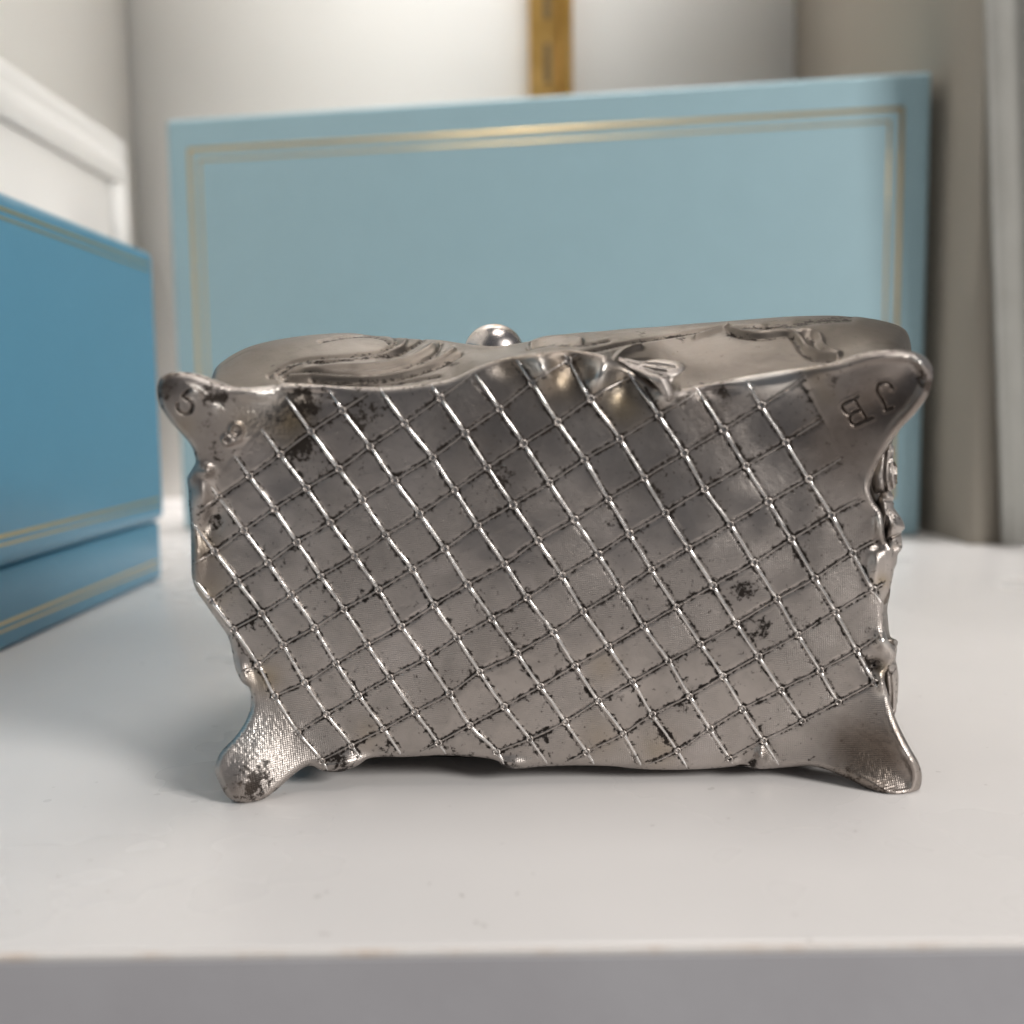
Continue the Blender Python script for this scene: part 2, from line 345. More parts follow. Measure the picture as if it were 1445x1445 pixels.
OUT = [(222,556),(222,545),(227,533),(238,527),(250,525),(275,527),(300,536),(325,545),(349,547),(374,545),(407,541),(449,543),(500,546),(549,547),(590,543),(635,535),(677,516),(714,505),(752,498.5),(789,495),(814,495),(851,501),(876,514),(899,527),(925,543),(951,550),(993,543),(1059,530),(1139,518),(1179,511),(1219,498),(1259,493),(1288,496),(1306,504),(1316,519),(1316,538),(1308.5,560),(1292,583),(1272,604),(1254,628),(1238,656),(1228,686),(1232,705),(1243,722),(1247,742),(1250,762),(1262,776),(1262,800),(1255.6,832),(1247,851),(1248,885),(1254,904),(1264,918),(1262.5,932),(1248,954),(1255.6,987),(1262,1009),(1273,1034),(1286,1058),(1297,1078),(1301,1098),(1295,1119),(1280,1127.5),(1260,1129),(1242,1123),(1218,1110),(1190,1096),(1165,1086),(1140,1081),(1112,1082.5),(1073,1085),(1045,1081),(1009,1084),(968,1086),(925,1086),(890,1084),(863,1081),(810,1080),(758,1082),(730,1085),(712,1081),(700,1073),(679,1069),(626,1066),(600,1066.6),(569,1068),(524,1069),(505,1080),(482,1089),(456,1088),(442,1081),(429,1083),(411,1096),(387,1117),(363,1133),(341,1135),(321.5,1125),(310,1106),(303,1085),(310,1064),(327,1046),(342.6,1024.6),(352,1003.5),(354,988),(352,972),(341,961.5),(332,943),(328,922),(321.5,898),(308,878),(292.6,856),(278,835),(271.5,817),(270,797.6),(269,742),(266.4,707.6),(266,692),(264,675),(270,664),(276,653),(275,643),(270,629),(259,615),(246,601),(234,586),(225,570)]
OUTL = catmull(OUT, 5, True)

# measured lattice crossings: (i, j): position
LAT = {}
def row(j, d):
    for i, p in d.items(): LAT[(i, j)] = p
row(0, {0:(352,672),1:(395.6,641.2),2:(438.7,608.9),3:(483.3,579)})
row(1, {-2:(302.6,778.3),-1:(344,748.4),0:(387.3,718.5),1:(432.4,689),2:(478.3,661.7),3:(521.9,630),4:(571.1,597.4),5:(621,561.5)})
row(2, {-3:(297.9,847.6),-2:(335.2,820.8),-1:(378.1,793.9),0:(418.7,765),1:(466,737.1),2:(510.9,705.5),3:(556.5,677.9),4:(610.3,645.5),5:(656.3,611.1),6:(704.9,577),7:(751,540.4)})
row(3, {-3:(329.4,888.3),-2:(368.9,865.5),-1:(410.4,839.2),0:(452.2,812.9),1:(500.2,784.5),2:(543.9,754.9),3:(591.6,725.2),4:(641.6,691.6),5:(687.5,659.7),6:(738.5,626),7:(786.6,595.7),8:(833.4,562.8)})
row(4, {-3:(363.6,937.8),-2:(399.1,910.2),-1:(443.8,885.7),0:(485.1,859.7),1:(534,832.1),2:(581.9,803.7),3:(627.2,774.3),4:(674,741.4),5:(723.6,712.2),6:(775.4,681.1),7:(824.5,648.5),8:(874.5,619),9:(929.8,586.1)})
row(5, {-3:(387.8,982.5),-2:(429.9,963.3),-1:(474,935.7),0:(518.2,909.6),1:(566.1,883.9),2:(612.7,854),3:(660,824.7),4:(711.8,795.8),5:(759.2,762.6),6:(810.8,733.2),7:(858.4,704.5),8:(908.8,674.5),9:(965.3,639.3),10:(1020.8,606.1),11:(1074.3,572.2)})
row(6, {-3:(420.1,1033.8),-2:(460.9,1008),-1:(505.6,981.2),0:(549.8,956.2),1:(599.8,929.4),2:(644.7,900.2),3:(694.1,872.8),4:(743.9,843.1),5:(792.8,812.3),6:(844.5,782),7:(888.2,753.2),8:(939.1,723.7),9:(994.2,690.1),10:(1052,657.2),11:(1108.5,624.3)})
row(7, {-3:(454,1074),-2:(495.6,1052.2),-1:(541.1,1028.5),0:(585,1004.8),1:(634.2,978.6),2:(676.8,948.3),3:(729.6,922),4:(780.9,891.8),5:(823,862.8),6:(875.3,831.8),7:(919,803.7),8:(971.3,773.2),9:(1030.4,739.9),10:(1084.2,707.7),11:(1140.7,675.8)})
row(8, {0:(618.4,1048.2),1:(663.1,1023.3),2:(711,997),3:(762.5,968.6),4:(811.2,939.1),5:(858.2,912.3),6:(908.2,883.1),7:(954,856.3),8:(1005.9,826.4),9:(1064,793.8),10:(1116.4,760.5),11:(1172.9,726.6)})
row(9, {1:(700.5,1061.4),2:(747.3,1042.5),3:(797.8,1018.5),4:(844.6,989.1),5:(892.4,961.5),6:(943.2,933.1),7:(988.4,908.7),8:(1038.8,879.6),9:(1096.4,845.3),10:(1149.8,815.9),11:(1203,780.6)})
row(10, {3:(827.5,1061.4),4:(879.3,1035.1),5:(920.3,1008.3),6:(972.7,982.3),7:(1019.7,954.3),8:(1070.1,926.1),9:(1126,895.6),10:(1178.9,863.3),11:(1232,832)})
row(11, {5:(955.6,1059.2),6:(1001.5,1028),7:(1047.4,1000.3),8:(1101.9,973.2),9:(1156.8,946),10:(1208.5,917.2)})
row(12, {6:(1029.4,1070.6),7:(1077,1045.1),8:(1132.4,1017.4),9:(1182.8,990.3),10:(1234.3,962.9)})
KI = np.array(list(LAT.keys()), float); KP = np.array(list(LAT.values()), float)
def basis(a, c, deg):
    a = np.asarray(a, float); c = np.asarray(c, float)
    return np.stack([a ** p * c ** q for p in range(deg + 1) for q in range(deg + 1 - p)], -1)
sx = lambda p: ((p[..., 0] - 750) / 500, (p[..., 1] - 800) / 500)
Cinv = np.linalg.lstsq(basis(*sx(KP), 3), KI, rcond=None)[0]; RES = KI - basis(*sx(KP), 3) @ Cinv
Cfw = np.linalg.lstsq(basis(KI[:, 0] / 8, KI[:, 1] / 8, 2), KP, rcond=None)[0]
def uv_of(X, Y):
    sh = X.shape; p = np.stack([X.ravel(), Y.ravel()], -1); out = basis(*sx(p), 3) @ Cinv
    for s in range(0, len(p), 20000):
        d2 = (p[s:s+20000, None, 0] - KP[:, 0]) ** 2 + (p[s:s+20000, None, 1] - KP[:, 1]) ** 2
        w = np.exp(-d2 / (2 * 16.0 ** 2)); out[s:s+20000] += (w @ RES) / (w.sum(1) + 0.15)[:, None]
    return out[:, 0].reshape(sh), out[:, 1].reshape(sh)
def lat_pos(i, j):
    if (i, j) in LAT: return np.array(LAT[(i, j)])
    base = basis(i / 8, j / 8, 2) @ Cfw
    d = (KI[:, 0] - i) ** 2 + (KI[:, 1] - j) ** 2; k = d.argsort()[:4]; w = 1 / d[k]
    corr = ((KP[k] - basis(KI[k, 0] / 8, KI[k, 1] / 8, 2) @ Cfw) * w[:, None]).sum(0) / w.sum()
    return base + corr

FEET = {   # zone outline, root, tip: the four pointed feet at the corners
 'tl': ([(200,480),(400,540),(404,552),(371,602),(329,640),(297,688),(250,690),(180,640)], (372,640), (236,545)),
 'tr': ([(1120,480),(1150,560),(1168,594),(1190,646),(1222,700),(1300,700),(1360,470)], (1165,640), (1304,520)),
 'bl': ([(345,975),(383,990),(397,1012),(420,1040),(452,1078),(436,1095),(440,1160),(280,1160),(280,1000)], (405,1015), (330,1118)),
 'br': ([(1290,965),(1236,972),(1186,997),(1134,1024),(1150,1056),(1160,1110),(1200,1160),(1340,1160),(1340,965)], (1185,1025), (1288,1112))}
TENDR = {}
LET = {'J': [[(1259,548),(1257,543.6),(1251,540),(1242,540.5),(1238,546),(1239,553.5),(1244.7,563.5),(1251,577)],[(1249,578.5),(1260,575)]],
       'B': [[(1205.4,563),(1213.5,576),(1224,592)],[(1203.5,564.5),(1211,558.5)],[(1223.5,592.8),(1231.6,589)],[(1205.4,563),(1197.3,566),(1189,571),(1190,578.4),(1198.6,585.3),(1206,580.5),(1215,578.3)],[(1198.6,585.3),(1199.8,593.4),(1204.8,599.6),(1212,597),(1224,592)]]}
NUM = {'5': [[(268.7,548.8),(262,554.3),(258.6,559.8),(267.6,565.5),(272,573),(267.6,582),(257.6,583),(251,576.4),(250.5,569.8)]],
       '8': [[(334+9*math.cos(q), 607.5+9*math.sin(q)) for q in np.linspace(0,6.28,15)], [(320.5+6*math.cos(q), 621+6*math.sin(q)) for q in np.linspace(0,6.28,11)]]}

STEP = 1.45
gx = np.arange(214, 1326, STEP); gy = np.arange(486, 1144, STEP)
GX, GY = np.meshgrid(gx, gy); ny_, nx_ = GX.shape
IN = inside(GX, GY, OUTL)
near = np.zeros_like(IN)
D = np.full(GX.shape, -1.0); NXg = GX.copy(); NYg = GY.copy()
pad = IN.copy()
for _ in range(2):
    q = pad.copy(); q[1:] |= pad[:-1]; q[:-1] |= pad[1:]; q[:, 1:] |= pad[:, :-1]; q[:, :-1] |= pad[:, 1:]; pad = q
dd, qx, qy = seg_dist(GX[pad], GY[pad], OUTL, True)
D[pad] = dd; NXg[pad] = qx; NYg[pad] = qy
EDGE = np.where(IN, D, 0.0)
PX = np.where(IN, GX, NXg); PY = np.where(IN, GY, NYg)
# lattice coordinates
UVu = np.zeros_like(GX); UVv = np.zeros_like(GX)
u_, v_ = uv_of(GX[pad], GY[pad]); UVu[pad] = u_; UVv[pad] = v_
footz = {k: inside(GX, GY, z[0]) for k, z in FEET.items()}
footd = np.full(GX.shape, 1e3)
for k, z in FEET.items():
    q = near_dist(GX, GY, list(z[0]) + [z[0][0]], 60); footd = np.where(footz[k], 0, np.minimum(footd, q))
LATM = IN & (footd > 0)
fade = sstep(0, 7, footd) * sstep(3, 14, EDGE)
fu = np.abs(UVu - np.round(UVu)) * 52; fv = np.abs(UVv - np.round(UVv)) * 58      # px to the nearest line
e1 = fu; e2 = fv

H = np.zeros_like(GX)
# gentle casting waviness and a pillow on every quilted cell
H += 0.00022 * vnoise(GX, GY, 110, 1) + 0.00010 * vnoise(GX, GY, 34, 2) + 0.000022 * vnoise(GX, GY, 9, 3)
emin = np.minimum(e1, e2)
jit = vnoise(GX, GY, 12, 8) * 2.0
pill = sstep(1.5, 7, emin + jit * 0.5) * 0.00010 + 0.00004 * sstep(5, 26, emin)
H += (pill - 0.00010) * fade
# each cell leans a touch its own way
cu = np.floor(UVu).astype(int); cv = np.floor(UVv).astype(int)
g1 = np.random.RandomState(3).randn(64, 64); g2 = np.random.RandomState(4).randn(64, 64)
H += fade * 0.00005 * ((UVu - cu - .5) * g1[cu % 64, cv % 64] + (UVv - cv - .5) * g2[cu % 64, cv % 64])
# feet
foot_h = np.zeros_like(GX)
def H_foot(X, Y):
    out = np.zeros_like(X)
    for k, z in FEET.items():
        rt = np.array(z[1], float); tp = np.array(z[2], float); ax = tp - rt; Ln = np.hypot(*ax); ax /= Ln
        t = ((X - rt[0]) * ax[0] + (Y - rt[1]) * ax[1]) / Ln; w = -(X - rt[0]) * ax[1] + (Y - rt[1]) * ax[0]
        near_ = (np.hypot(X - tp[0], Y - tp[1]) < Ln * 1.9)
        hh = HF * (sstep(-0.35, 1.1, t) ** 1.25)
        if k == 'tr': hh += (-0.0016 * np.exp(-(w / 34) ** 2) ) * sstep(0.0, 0.9, t)
        if k == 'br': hh += (-0.0012 * np.exp(-((w + 4) / 26) ** 2)) * sstep(0.0, 0.9, t)
        if k == 'bl': hh += 0.0010 * np.exp(-(w / 26) ** 2) * sstep(-0.1, 0.9, t)
        if k == 'tl': hh += 0.0006 * np.exp(-(w / 30) ** 2) * sstep(-0.1, 0.9, t)
        out = np.maximum(out, np.where(near_, hh, 0))
    return out
H += H_foot(GX, GY)
def blob(x, y, rx, ry, h, ang=0):
    c, s = math.cos(R_(ang)), math.sin(R_(ang)); a = (GX - x) * c + (GY - y) * s; bb = -(GX - x) * s + (GY - y) * c
    return h * np.exp(-(a / rx) ** 2 - (bb / ry) ** 2)
# scalloped leaf folds along the upper rim and lumps along the sides
for q in [(765,520,14,30,.0022,-25),(806,512,20,20,-.0016,0),(848,528,15,28,.0024,20),(885,545,20,26,-.0012,30),(941,556,13,16,.0018,20),(714,520,20,14,-.0008,0),(1085,542,55,13,.0008,-9),(1010,552,30,8,-.0008,-5),
          (360,556,26,9,.0011,5),(450,556,40,9,-.0008,0),(285,700,12,24,.0014,0),(300,735,14,22,-.0013,20),(278,790,9,30,.0010,0),(292,665,10,8,.0012,0),(345,955,10,20,.0010,-20),
          (1243,742,8,20,.0016,0),(1236,800,10,26,.0013,10),(1240,770,9,9,-.0012,0),(1246,905,12,12,.0018,0),(1234,938,12,8,-.0014,0),(1246,966,9,10,.0012,0),(1225,700,9,20,.0006,-20),
          (1074,1068,8,12,.0016,0),(1052,1076,14,10,-.0008,0),(482,1078,26,9,.0010,-10),(530,1062,20,8,-.0008,0),(722,1078,18,8,.0009,0),(680,1060,18,8,-.0006,0),
          (307,576,7,3,.0006,25),(277,553,11,4,.0010,32),(334,622,12,4,.0006,-20),(1300,514,8,14,.0014,-35)]:
    H += blob(*q)
# rim rolled back round the edge
ER = 10.0 + 3.0 * vnoise(GX, GY, 60, 11); s_ = np.clip(EDGE / ER, 0, 1)
H -= 0.00125 * (1 - np.sqrt(np.clip(1 - (1 - s_) ** 2, 0, 1)))
rimf = sstep(0.2, 1.0, H_foot(GX, GY) / HF)
H += 0.00055 * np.exp(-((EDGE - 11) / 5.0) ** 2) * sstep(1120, 1180, GX) * rimf
# stamped marks
def strokes_dist(sets):
    d = np.full(GX.shape, 1e3)
    for s in sets: d = np.minimum(d, near_dist(GX, GY, catmull(s, 4), 12))
    return d
LD = {k: strokes_dist(v) for k, v in {**LET, **NUM}.items()}
for k in 'JB': H -= 0.00034 * (1 - sstep(0.4, 2.3, LD[k])); H += 0.00010 * np.exp(-((LD[k] - 3.4) / 1.3) ** 2)
H += 0.00012 * np.exp(-((LD['5'] - 3.6) / 1.4) ** 2) - 0.00045 * np.exp(-(LD['5'] / 2.1) ** 2)
H += 0.00055 * np.exp(-(LD['8'] / 2.4) ** 2)
# pitted cast grain on the foot roots
grain = vnoise(GX, GY, 3.2, 21) * sstep(90, 20, np.hypot(GX - 378, GY - 575)) + vnoise(GX, GY, 2.9, 22) * sstep(80, 30, np.hypot(GX - 365, GY - 1060)) + 0.6 * vnoise(GX, GY, 2.9, 23) * sstep(90, 30, np.hypot(GX - 1245, GY - 1085))
H += 0.00011 * grain + 0.000006 * vnoise(GX, GY, 3.0, 24)

# patina (black), gilt (yellow tarnish) stains; polished spots painted where highlights fall
PAT = 0.0 + 0.19 * (vnoise(GX, GY, 60, 31) + 0.5) + 0.60 * np.exp(-((e2 - 2.4) / 2.1) ** 2) * fade + 0.52 * np.exp(-((e1 - 3.8) / 1.9) ** 2) * fade + 0.10 * fade * (1 - sstep(5, 16, emin)) + 0.05 * fade * g1[(cu * 3 + 1) % 64, (cv * 5 + 2) % 64]
def spot(x, y, r, a): return a * np.exp(-((GX - x) ** 2 + (GY - y) ** 2) / r ** 2)
for q in [(435,570,26,.9),(520,588,26,.75),(390,585,18,.7),(300,560,16,.9),(318,562,12,.6),(425,632,13,.8),(715,670,13,.6),(1052,832,17,.75),(1075,885,15,.75),(1020,555,10,1.0),(940,1035,14,.7),(962,1000,12,.5),(770,1040,13,.5),(362,1092,24,.75),(352,1120,20,.7),(1250,1115,20,.5),(1062,1075,9,.9),(480,1080,18,.7),(290,600,10,.5),(300,640,15,.45),(230,555,12,.7),(905,850,12,.4),(355,880,14,.5),(1310,545,9,1.1),(1300,530,12,.8),(240,532,12,.6),(645,1072,16,.5),(545,1060,14,.5),(1130,790,12,.5),(1200,1090,16,.4),(1180,540,10,.4),(720,1078,12,.6),(305,735,12,.7),(830,975,9,.5),(905,520,12,.6),(1230,935,10,.7),(860,740,8,.5)]:
    PAT += spot(*q)
for k in 'JB': PAT += 0.75 * np.exp(-(LD[k] / 1.8) ** 2)
PAT += 0.7 * np.exp(-(LD['5'] / 2.0) ** 2)
loop = [(427 + 11 * math.cos(q), 634 + 17 * math.sin(q)) for q in np.linspace(0, 6.28, 14)]
PAT += 0.7 * np.exp(-(near_dist(GX, GY, loop, 12) / 2.6) ** 2)
PAT += 0.35 * (1 - sstep(0, 5, EDGE))
for (x_, y_) in LAT.values():
    xs = slice(max(0, int((x_ - 222) / STEP)), int((x_ - 206) / STEP)); ys = slice(max(0, int((y_ - 494) / STEP)), int((y_ - 478) / STEP))
    PAT[ys, xs] += 0.75 * np.exp(-((GX[ys, xs] - x_) ** 2 + (GY[ys, xs] - y_) ** 2) / 4.2 ** 2)
GIL = np.zeros_like(GX)
for q in [(410,590,34,.8),(345,590,25,.35),(722,520,26,.5),(795,530,38,.8),(880,565,36,.9),(1150,525,20,.4),(1165,560,20,.35),(845,1040,26,.35),(850,940,22,.35),(290,770,22,.6),(300,830,25,.5),(375,955,22,.6),(520,1035,20,.4),(870,540,20,.5),(1245,820,10,.7),(1246,945,10,.9),(1225,1060,40,.45),(930,1055,26,.4),(260,600,18,.4)]: GIL += spot(*q)
GLINT = np.zeros_like(GX)  # highlights on folds, lumps and feet, put into the metal colour
for q in [(372,560,24,.7),(762,518,12,.9),(848,530,18,1.0),(943,562,9,1.0),(1085,538,24,.9),(1050,541,16,.7),(1297,508,10,1.0),(1243,735,9,.9),(1250,905,12,.9),(350,1030,26,.75),(277,553,8,1.0),(307,576,6,1.0),(365,1065,26,.15),(1110,538,18,.7),(640,535,30,.25),(1280,1060,8,.6),(1245,980,9,.6)]: GLINT += spot(*q)
PAT = np.clip(PAT, 0, 1.4); GIL = np.clip(GIL, 0, 1); GLINT = np.clip(GLINT, 0, 1)

VW = P3(PX, PY, H); VW[..., 2] = np.maximum(VW[..., 2], 0.00015); VL = VW - ROOT
quad_in = (IN[:-1, :-1] | IN[:-1, 1:] | IN[1:, 1:] | IN[1:, :-1])
quad_ok = quad_in & pad[:-1, :-1] & pad[:-1, 1:] & pad[1:, 1:] & pad[1:, :-1]
IDX = np.arange(nx_ * ny_).reshape(ny_, nx_)
QA = np.stack([IDX[:-1, :-1], IDX[1:, :-1], IDX[1:, 1:], IDX[:-1, 1:]], -1)
Vf = VL.reshape(-1, 3)
QQ = QA[quad_ok]
def vert_normals(V, Q):
    d1 = V[Q[:, 2]] - V[Q[:, 0]]; d2 = V[Q[:, 3]] - V[Q[:, 1]]; n = np.cross(d1, d2); out = np.zeros_like(V)
    for k in range(4): np.add.at(out, Q[:, k], n)
    return out / (np.linalg.norm(out, axis=1, keepdims=True) + 1e-20)
VN = vert_normals(Vf, QQ)
# part id of each face
cen = lambda A: (A[:-1, :-1] + A[1:, :-1] + A[1:, 1:] + A[:-1, 1:]) / 4
fu_i = np.floor(cen(UVu)).astype(int); fv_i = np.floor(cen(UVv)).astype(int)
pid = np.zeros(fu_i.shape, int)
cellmask = cen((fade > 0.05).astype(float)) > 0.99
emc = cen(emin)
cm = cellmask & (emc > 3.0)
pid[cm] = 1000 + (fu_i[cm] + 20) * 100 + (fv_i[cm] + 20)
for n, (k, z) in enumerate(footz.items()): pid[cen(z.astype(float)) > 0.5] = 10 + n
for n, k in enumerate(['J', 'B', '5', '8']): pid[cen(LD[k]) < (2.6 if k in 'JB' else 3.6)] = 20 + n
names = {0: 'base_plate', 10: 'foot', 11: 'foot', 12: 'foot', 13: 'foot', 20: 'stamped_letter', 21: 'stamped_letter', 22: 'stamped_number', 23: 'stamped_number'}
pq = pid[quad_ok]
ids, cnt = np.unique(pq, return_counts=True)
for i_, c_ in zip(ids, cnt):
    if i_ >= 1000 and c_ < 90: pq[pq == i_] = 0
BRN = 0.04 + 0.25 * sstep(900, 560, GY) * (0.6 + vnoise(GX, GY, 70, 51)) + 0.12 * vnoise(GX, GY, 40, 52)
for q in [(1240,570,75,.75),(1180,640,60,.4),(1240,1072,62,.95),(1200,1045,30,.4),(232,545,22,.7),(300,640,40,.3),(330,1115,26,.6),(820,520,60,.5),(700,560,90,.25),(480,600,70,.25),(1000,560,70,.3),(285,800,30,.5)]: BRN += spot(*q)
BRN = np.clip(BRN, 0, 0.95)
attrs = {'brown_film': BRN.ravel(), 'patina': PAT.ravel(), 'gilt': GIL.ravel(), 'glint_polish': GLINT.ravel()}
def sub_object(name, Q, mat, parent):
    used, inv = np.unique(Q.ravel(), return_inverse=True)
    me = np_mesh(name, Vf[used], inv.reshape(-1, 4))
    for an, av in attrs.items():
        a = me.attributes.new(an, 'FLOAT', 'POINT'); a.data.foreach_set('value', av[used].astype(np.float32))
    o = link(name, me, mat, parent)
    me.normals_split_custom_set_from_vertices(VN[used].astype(np.float32))
    return o
feet_obj = {}
label = {11: 'shiny upper right foot stamped with the letters J and B', 10: 'rounded upper left foot with raised stamped figures', 12: 'bright pitted lower left foot touching the shelf', 13: 'brown tarnished lower right foot with a bright right edge'}
for i_ in [int(q) for q in np.unique(pq)]:
    if 20 <= i_ < 30: continue
    o = sub_object(names.get(i_, 'diamond_panel'), QQ[pq == i_], M_PLATE, casket)
    if i_ in label: o['label'] = label[i_]; feet_obj[i_] = o
    if i_ == 0: plate = o
for i_, par, lb_ in ((20, 11, 'stamped letter J'), (21, 11, 'stamped letter B'), (22, 10, 'stamped figure 5'), (23, 10, 'raised figure 8')):
    if (pq == i_).any():
        o = sub_object(names[i_], QQ[pq == i_], M_PLATE, feet_obj[par]); o['label'] = lb_

# rim and hollow back of plate and feet: boundary edges swept backwards
E = np.concatenate([QQ[:, [0, 1]], QQ[:, [1, 2]], QQ[:, [2, 3]], QQ[:, [3, 0]]]); key = np.sort(E, 1)
uk, ix, ct = np.unique(key[:, 0].astype(np.int64) * 10 ** 7 + key[:, 1], return_index=True, return_counts=True)
BE = E[ix[ct == 1]]
bu, inv = np.unique(BE.ravel(), return_inverse=True); BE2 = inv.reshape(-1, 2)
base = Vf[bu]; rows_ = []
back = np.array([0, 1.0, TILT * 0.3])
ctr = (base.min(0) + base.max(0)) / 2
for k, (dy, shr) in enumerate(((0, 0), (0.0008, 0.0), (0.0022, 0.006), (0.0034, 0.03))):
    q = base + back * dy; q[:, 0] = ctr[0] + (q[:, 0] - ctr[0]) * (1 - shr); q[:, 2] = ctr[2] + (q[:, 2] - ctr[2]) * (1 - shr * 1.2); q[:, 2] = np.maximum(q[:, 2], 0.0002); rows_.append(q)
nb = len(base); RQ = []
for k in range(3): RQ.append(np.stack([BE2[:, 1] + k * nb, BE2[:, 0] + k * nb, BE2[:, 0] + (k + 1) * nb, BE2[:, 1] + (k + 1) * nb], -1))
rim = link('rim', np_mesh('rim', np.concatenate(rows_), np.concatenate(RQ)), M_BODY, casket)
for an, vals in (('patina', 0.55), ('gilt', 0.1), ('glint_polish', 0.2)):
    a = rim.data.attributes.new(an, 'FLOAT', 'POINT'); a.data.foreach_set('value', np.full(nb * 4, vals, np.float32))

def sampleH(px, py):
    fx = (np.asarray(px) - gx[0]) / STEP; fy = (np.asarray(py) - gy[0]) / STEP
    ix = np.clip(fx.astype(int), 0, nx_ - 2); iy = np.clip(fy.astype(int), 0, ny_ - 2); tx = fx - ix; ty = fy - iy
    return (H[iy, ix] * (1 - tx) + H[iy, ix + 1] * tx) * (1 - ty) + (H[iy + 1, ix] * (1 - tx) + H[iy + 1, ix + 1] * tx) * ty
def sampleA(A, px, py):
    ix = np.clip(((np.asarray(px) - gx[0]) / STEP).round().astype(int), 0, nx_ - 1); iy = np.clip(((np.asarray(py) - gy[0]) / STEP).round().astype(int), 0, ny_ - 1)
    return A[iy, ix]
# raised ridges between the cells, one mesh for each run between two crossings' lines
def ridge(ptsP, w, h, name, seed):
    C = catmull(ptsP, 14); gap = np.minimum(np.arange(len(C)) % 14, 14 - np.arange(len(C)) % 14) * 4.0
    keep = (sampleA(EDGE, C[:, 0], C[:, 1]) > 2.5) & (sampleA(footd, C[:, 0], C[:, 1]) > 0) & sampleA(IN, C[:, 0], C[:, 1])
    k = np.where(keep)[0]
    if len(k) < 6: return
    C = C[k[0]:k[-1] + 1]; n = len(C); gap = 1 - 0.9 * np.exp(-(gap[k[0]:k[-1] + 1] / 5.5) ** 2)
    T = np.gradient(C, axis=0); T /= np.linalg.norm(T, axis=1, keepdims=True) + 1e-9; Nn = np.stack([-T[:, 1], T[:, 0]], -1)
    rs = np.random.RandomState(seed)
    wob = np.interp(np.arange(n), np.arange(0, n + 6, 6), rs.randn(len(np.arange(0, n + 6, 6)))); wob2 = np.interp(np.arange(n), np.arange(0, n + 4, 4), rs.randn(len(np.arange(0, n + 4, 4))))
    C = C + Nn * wob[:, None] * 0.35
    end = np.minimum(np.arange(n), np.arange(n)[::-1]) / 8.0; tap = sstep(-0.2, 1, end)
    prof = np.linspace(-1, 1, 9); V = []; 
    Hc = sampleH(C[:, 0], C[:, 1])
    for a in prof:
        ww = w * (1 + 0.12 * wob2) * (0.5 + 0.5 * tap)
        q = C + Nn * (a * ww)[:, None]
        top = Hc + (h * (1 + 0.18 * wob2)) * tap * gap * math.sqrt(max(0, 1 - a * a)) ** 1.1 - 0.00012 * (abs(a) > 0.99)
        top = top + 0.000
        V.append(P3(q[:, 0], q[:, 1], top) - ROOT)
    V = np.stack(V, 1).reshape(-1, 3); I = np.arange(n * 9).reshape(n, 9)
    Q = np.stack([I[:-1, :-1], I[:-1, 1:], I[1:, 1:], I[1:, :-1]], -1).reshape(-1, 4)
    me = np_mesh(name, V, Q); o = link(name, me, M_RIDGE if name == 'lattice_ridge' else M_PLATE, casket)
    pv = np.repeat(np.clip(0.04 + 0.4 * (rs.rand(n) < 0.06), 0, 1), 9) + np.tile(np.where(np.abs(prof) > 0.8, 0.5, 0.0), n)
    a = me.attributes.new('patina', 'FLOAT', 'POINT'); a.data.foreach_set('value', pv.astype(np.float32)); return o
EXT_I = range(-5, 14); EXT_J = range(-2, 15)
for i in range(-3, 12):
    pts = [lat_pos(i, j) for j in EXT_J]; ridge(pts, 2.7, 0.00042, 'lattice_ridge', 100 + i)
for j in range(0, 13):
    pts = [lat_pos(i, j) for i in EXT_I]; ridge(pts, 1.5, 0.00017, 'cross_ridge', 200 + j)
# little ring studs on the crossings
rm = None; nR, nr = 18, 8
VR = []; 
for a in range(nR):
    for b_ in range(nr):
        th = 2 * math.pi * a / nR; ph = 2 * math.pi * b_ / nr; r_ = 0.00046 + 0.00017 * math.cos(ph); VR.append((r_ * math.cos(th), -0.00026 * math.sin(ph), r_ * math.sin(th)))
RQr = [(a * nr + b_, a * nr + (b_ + 1) % nr, ((a + 1) % nR) * nr + (b_ + 1) % nr, ((a + 1) % nR) * nr + b_) for a in range(nR) for b_ in range(nr)]
rm = np_mesh('ring_stud', VR, RQr); rm.materials.append(M_PLATE); rm.polygons.foreach_set('use_smooth', [True] * len(rm.polygons))
a = rm.attributes.new('patina', 'FLOAT', 'POINT'); a.data.foreach_set('value', np.full(len(VR), 0.22, np.float32))
for i in range(-5, 14):
    for j in range(-2, 15):
        p = lat_pos(i, j)
        if not (0 < p[0] - 214 < 1100 and 0 < p[1] - 486 < 655): continue
        if (i, j) not in LAT and not (-3 <= i <= 11 and 0 <= j <= 12 and sampleA(EDGE, *p) > 10 and sampleA(footd, *p) > 8 and sampleA(IN, *p)): continue
        w = P3(p[0], p[1], sampleH(p[0], p[1]) + 0.00016) - ROOT
        o = bpy.data.objects.new('ring_stud', rm); S.collection.objects.link(o); o.parent = casket; o.location = w; o.rotation_euler = (R_(-8) + rng.randn() * 0.08, rng.rand() * 6, rng.randn() * 0.08)
        k = rng.uniform(0.92, 1.1); o.scale = (k, 1, k * rng.uniform(.92, 1.06))

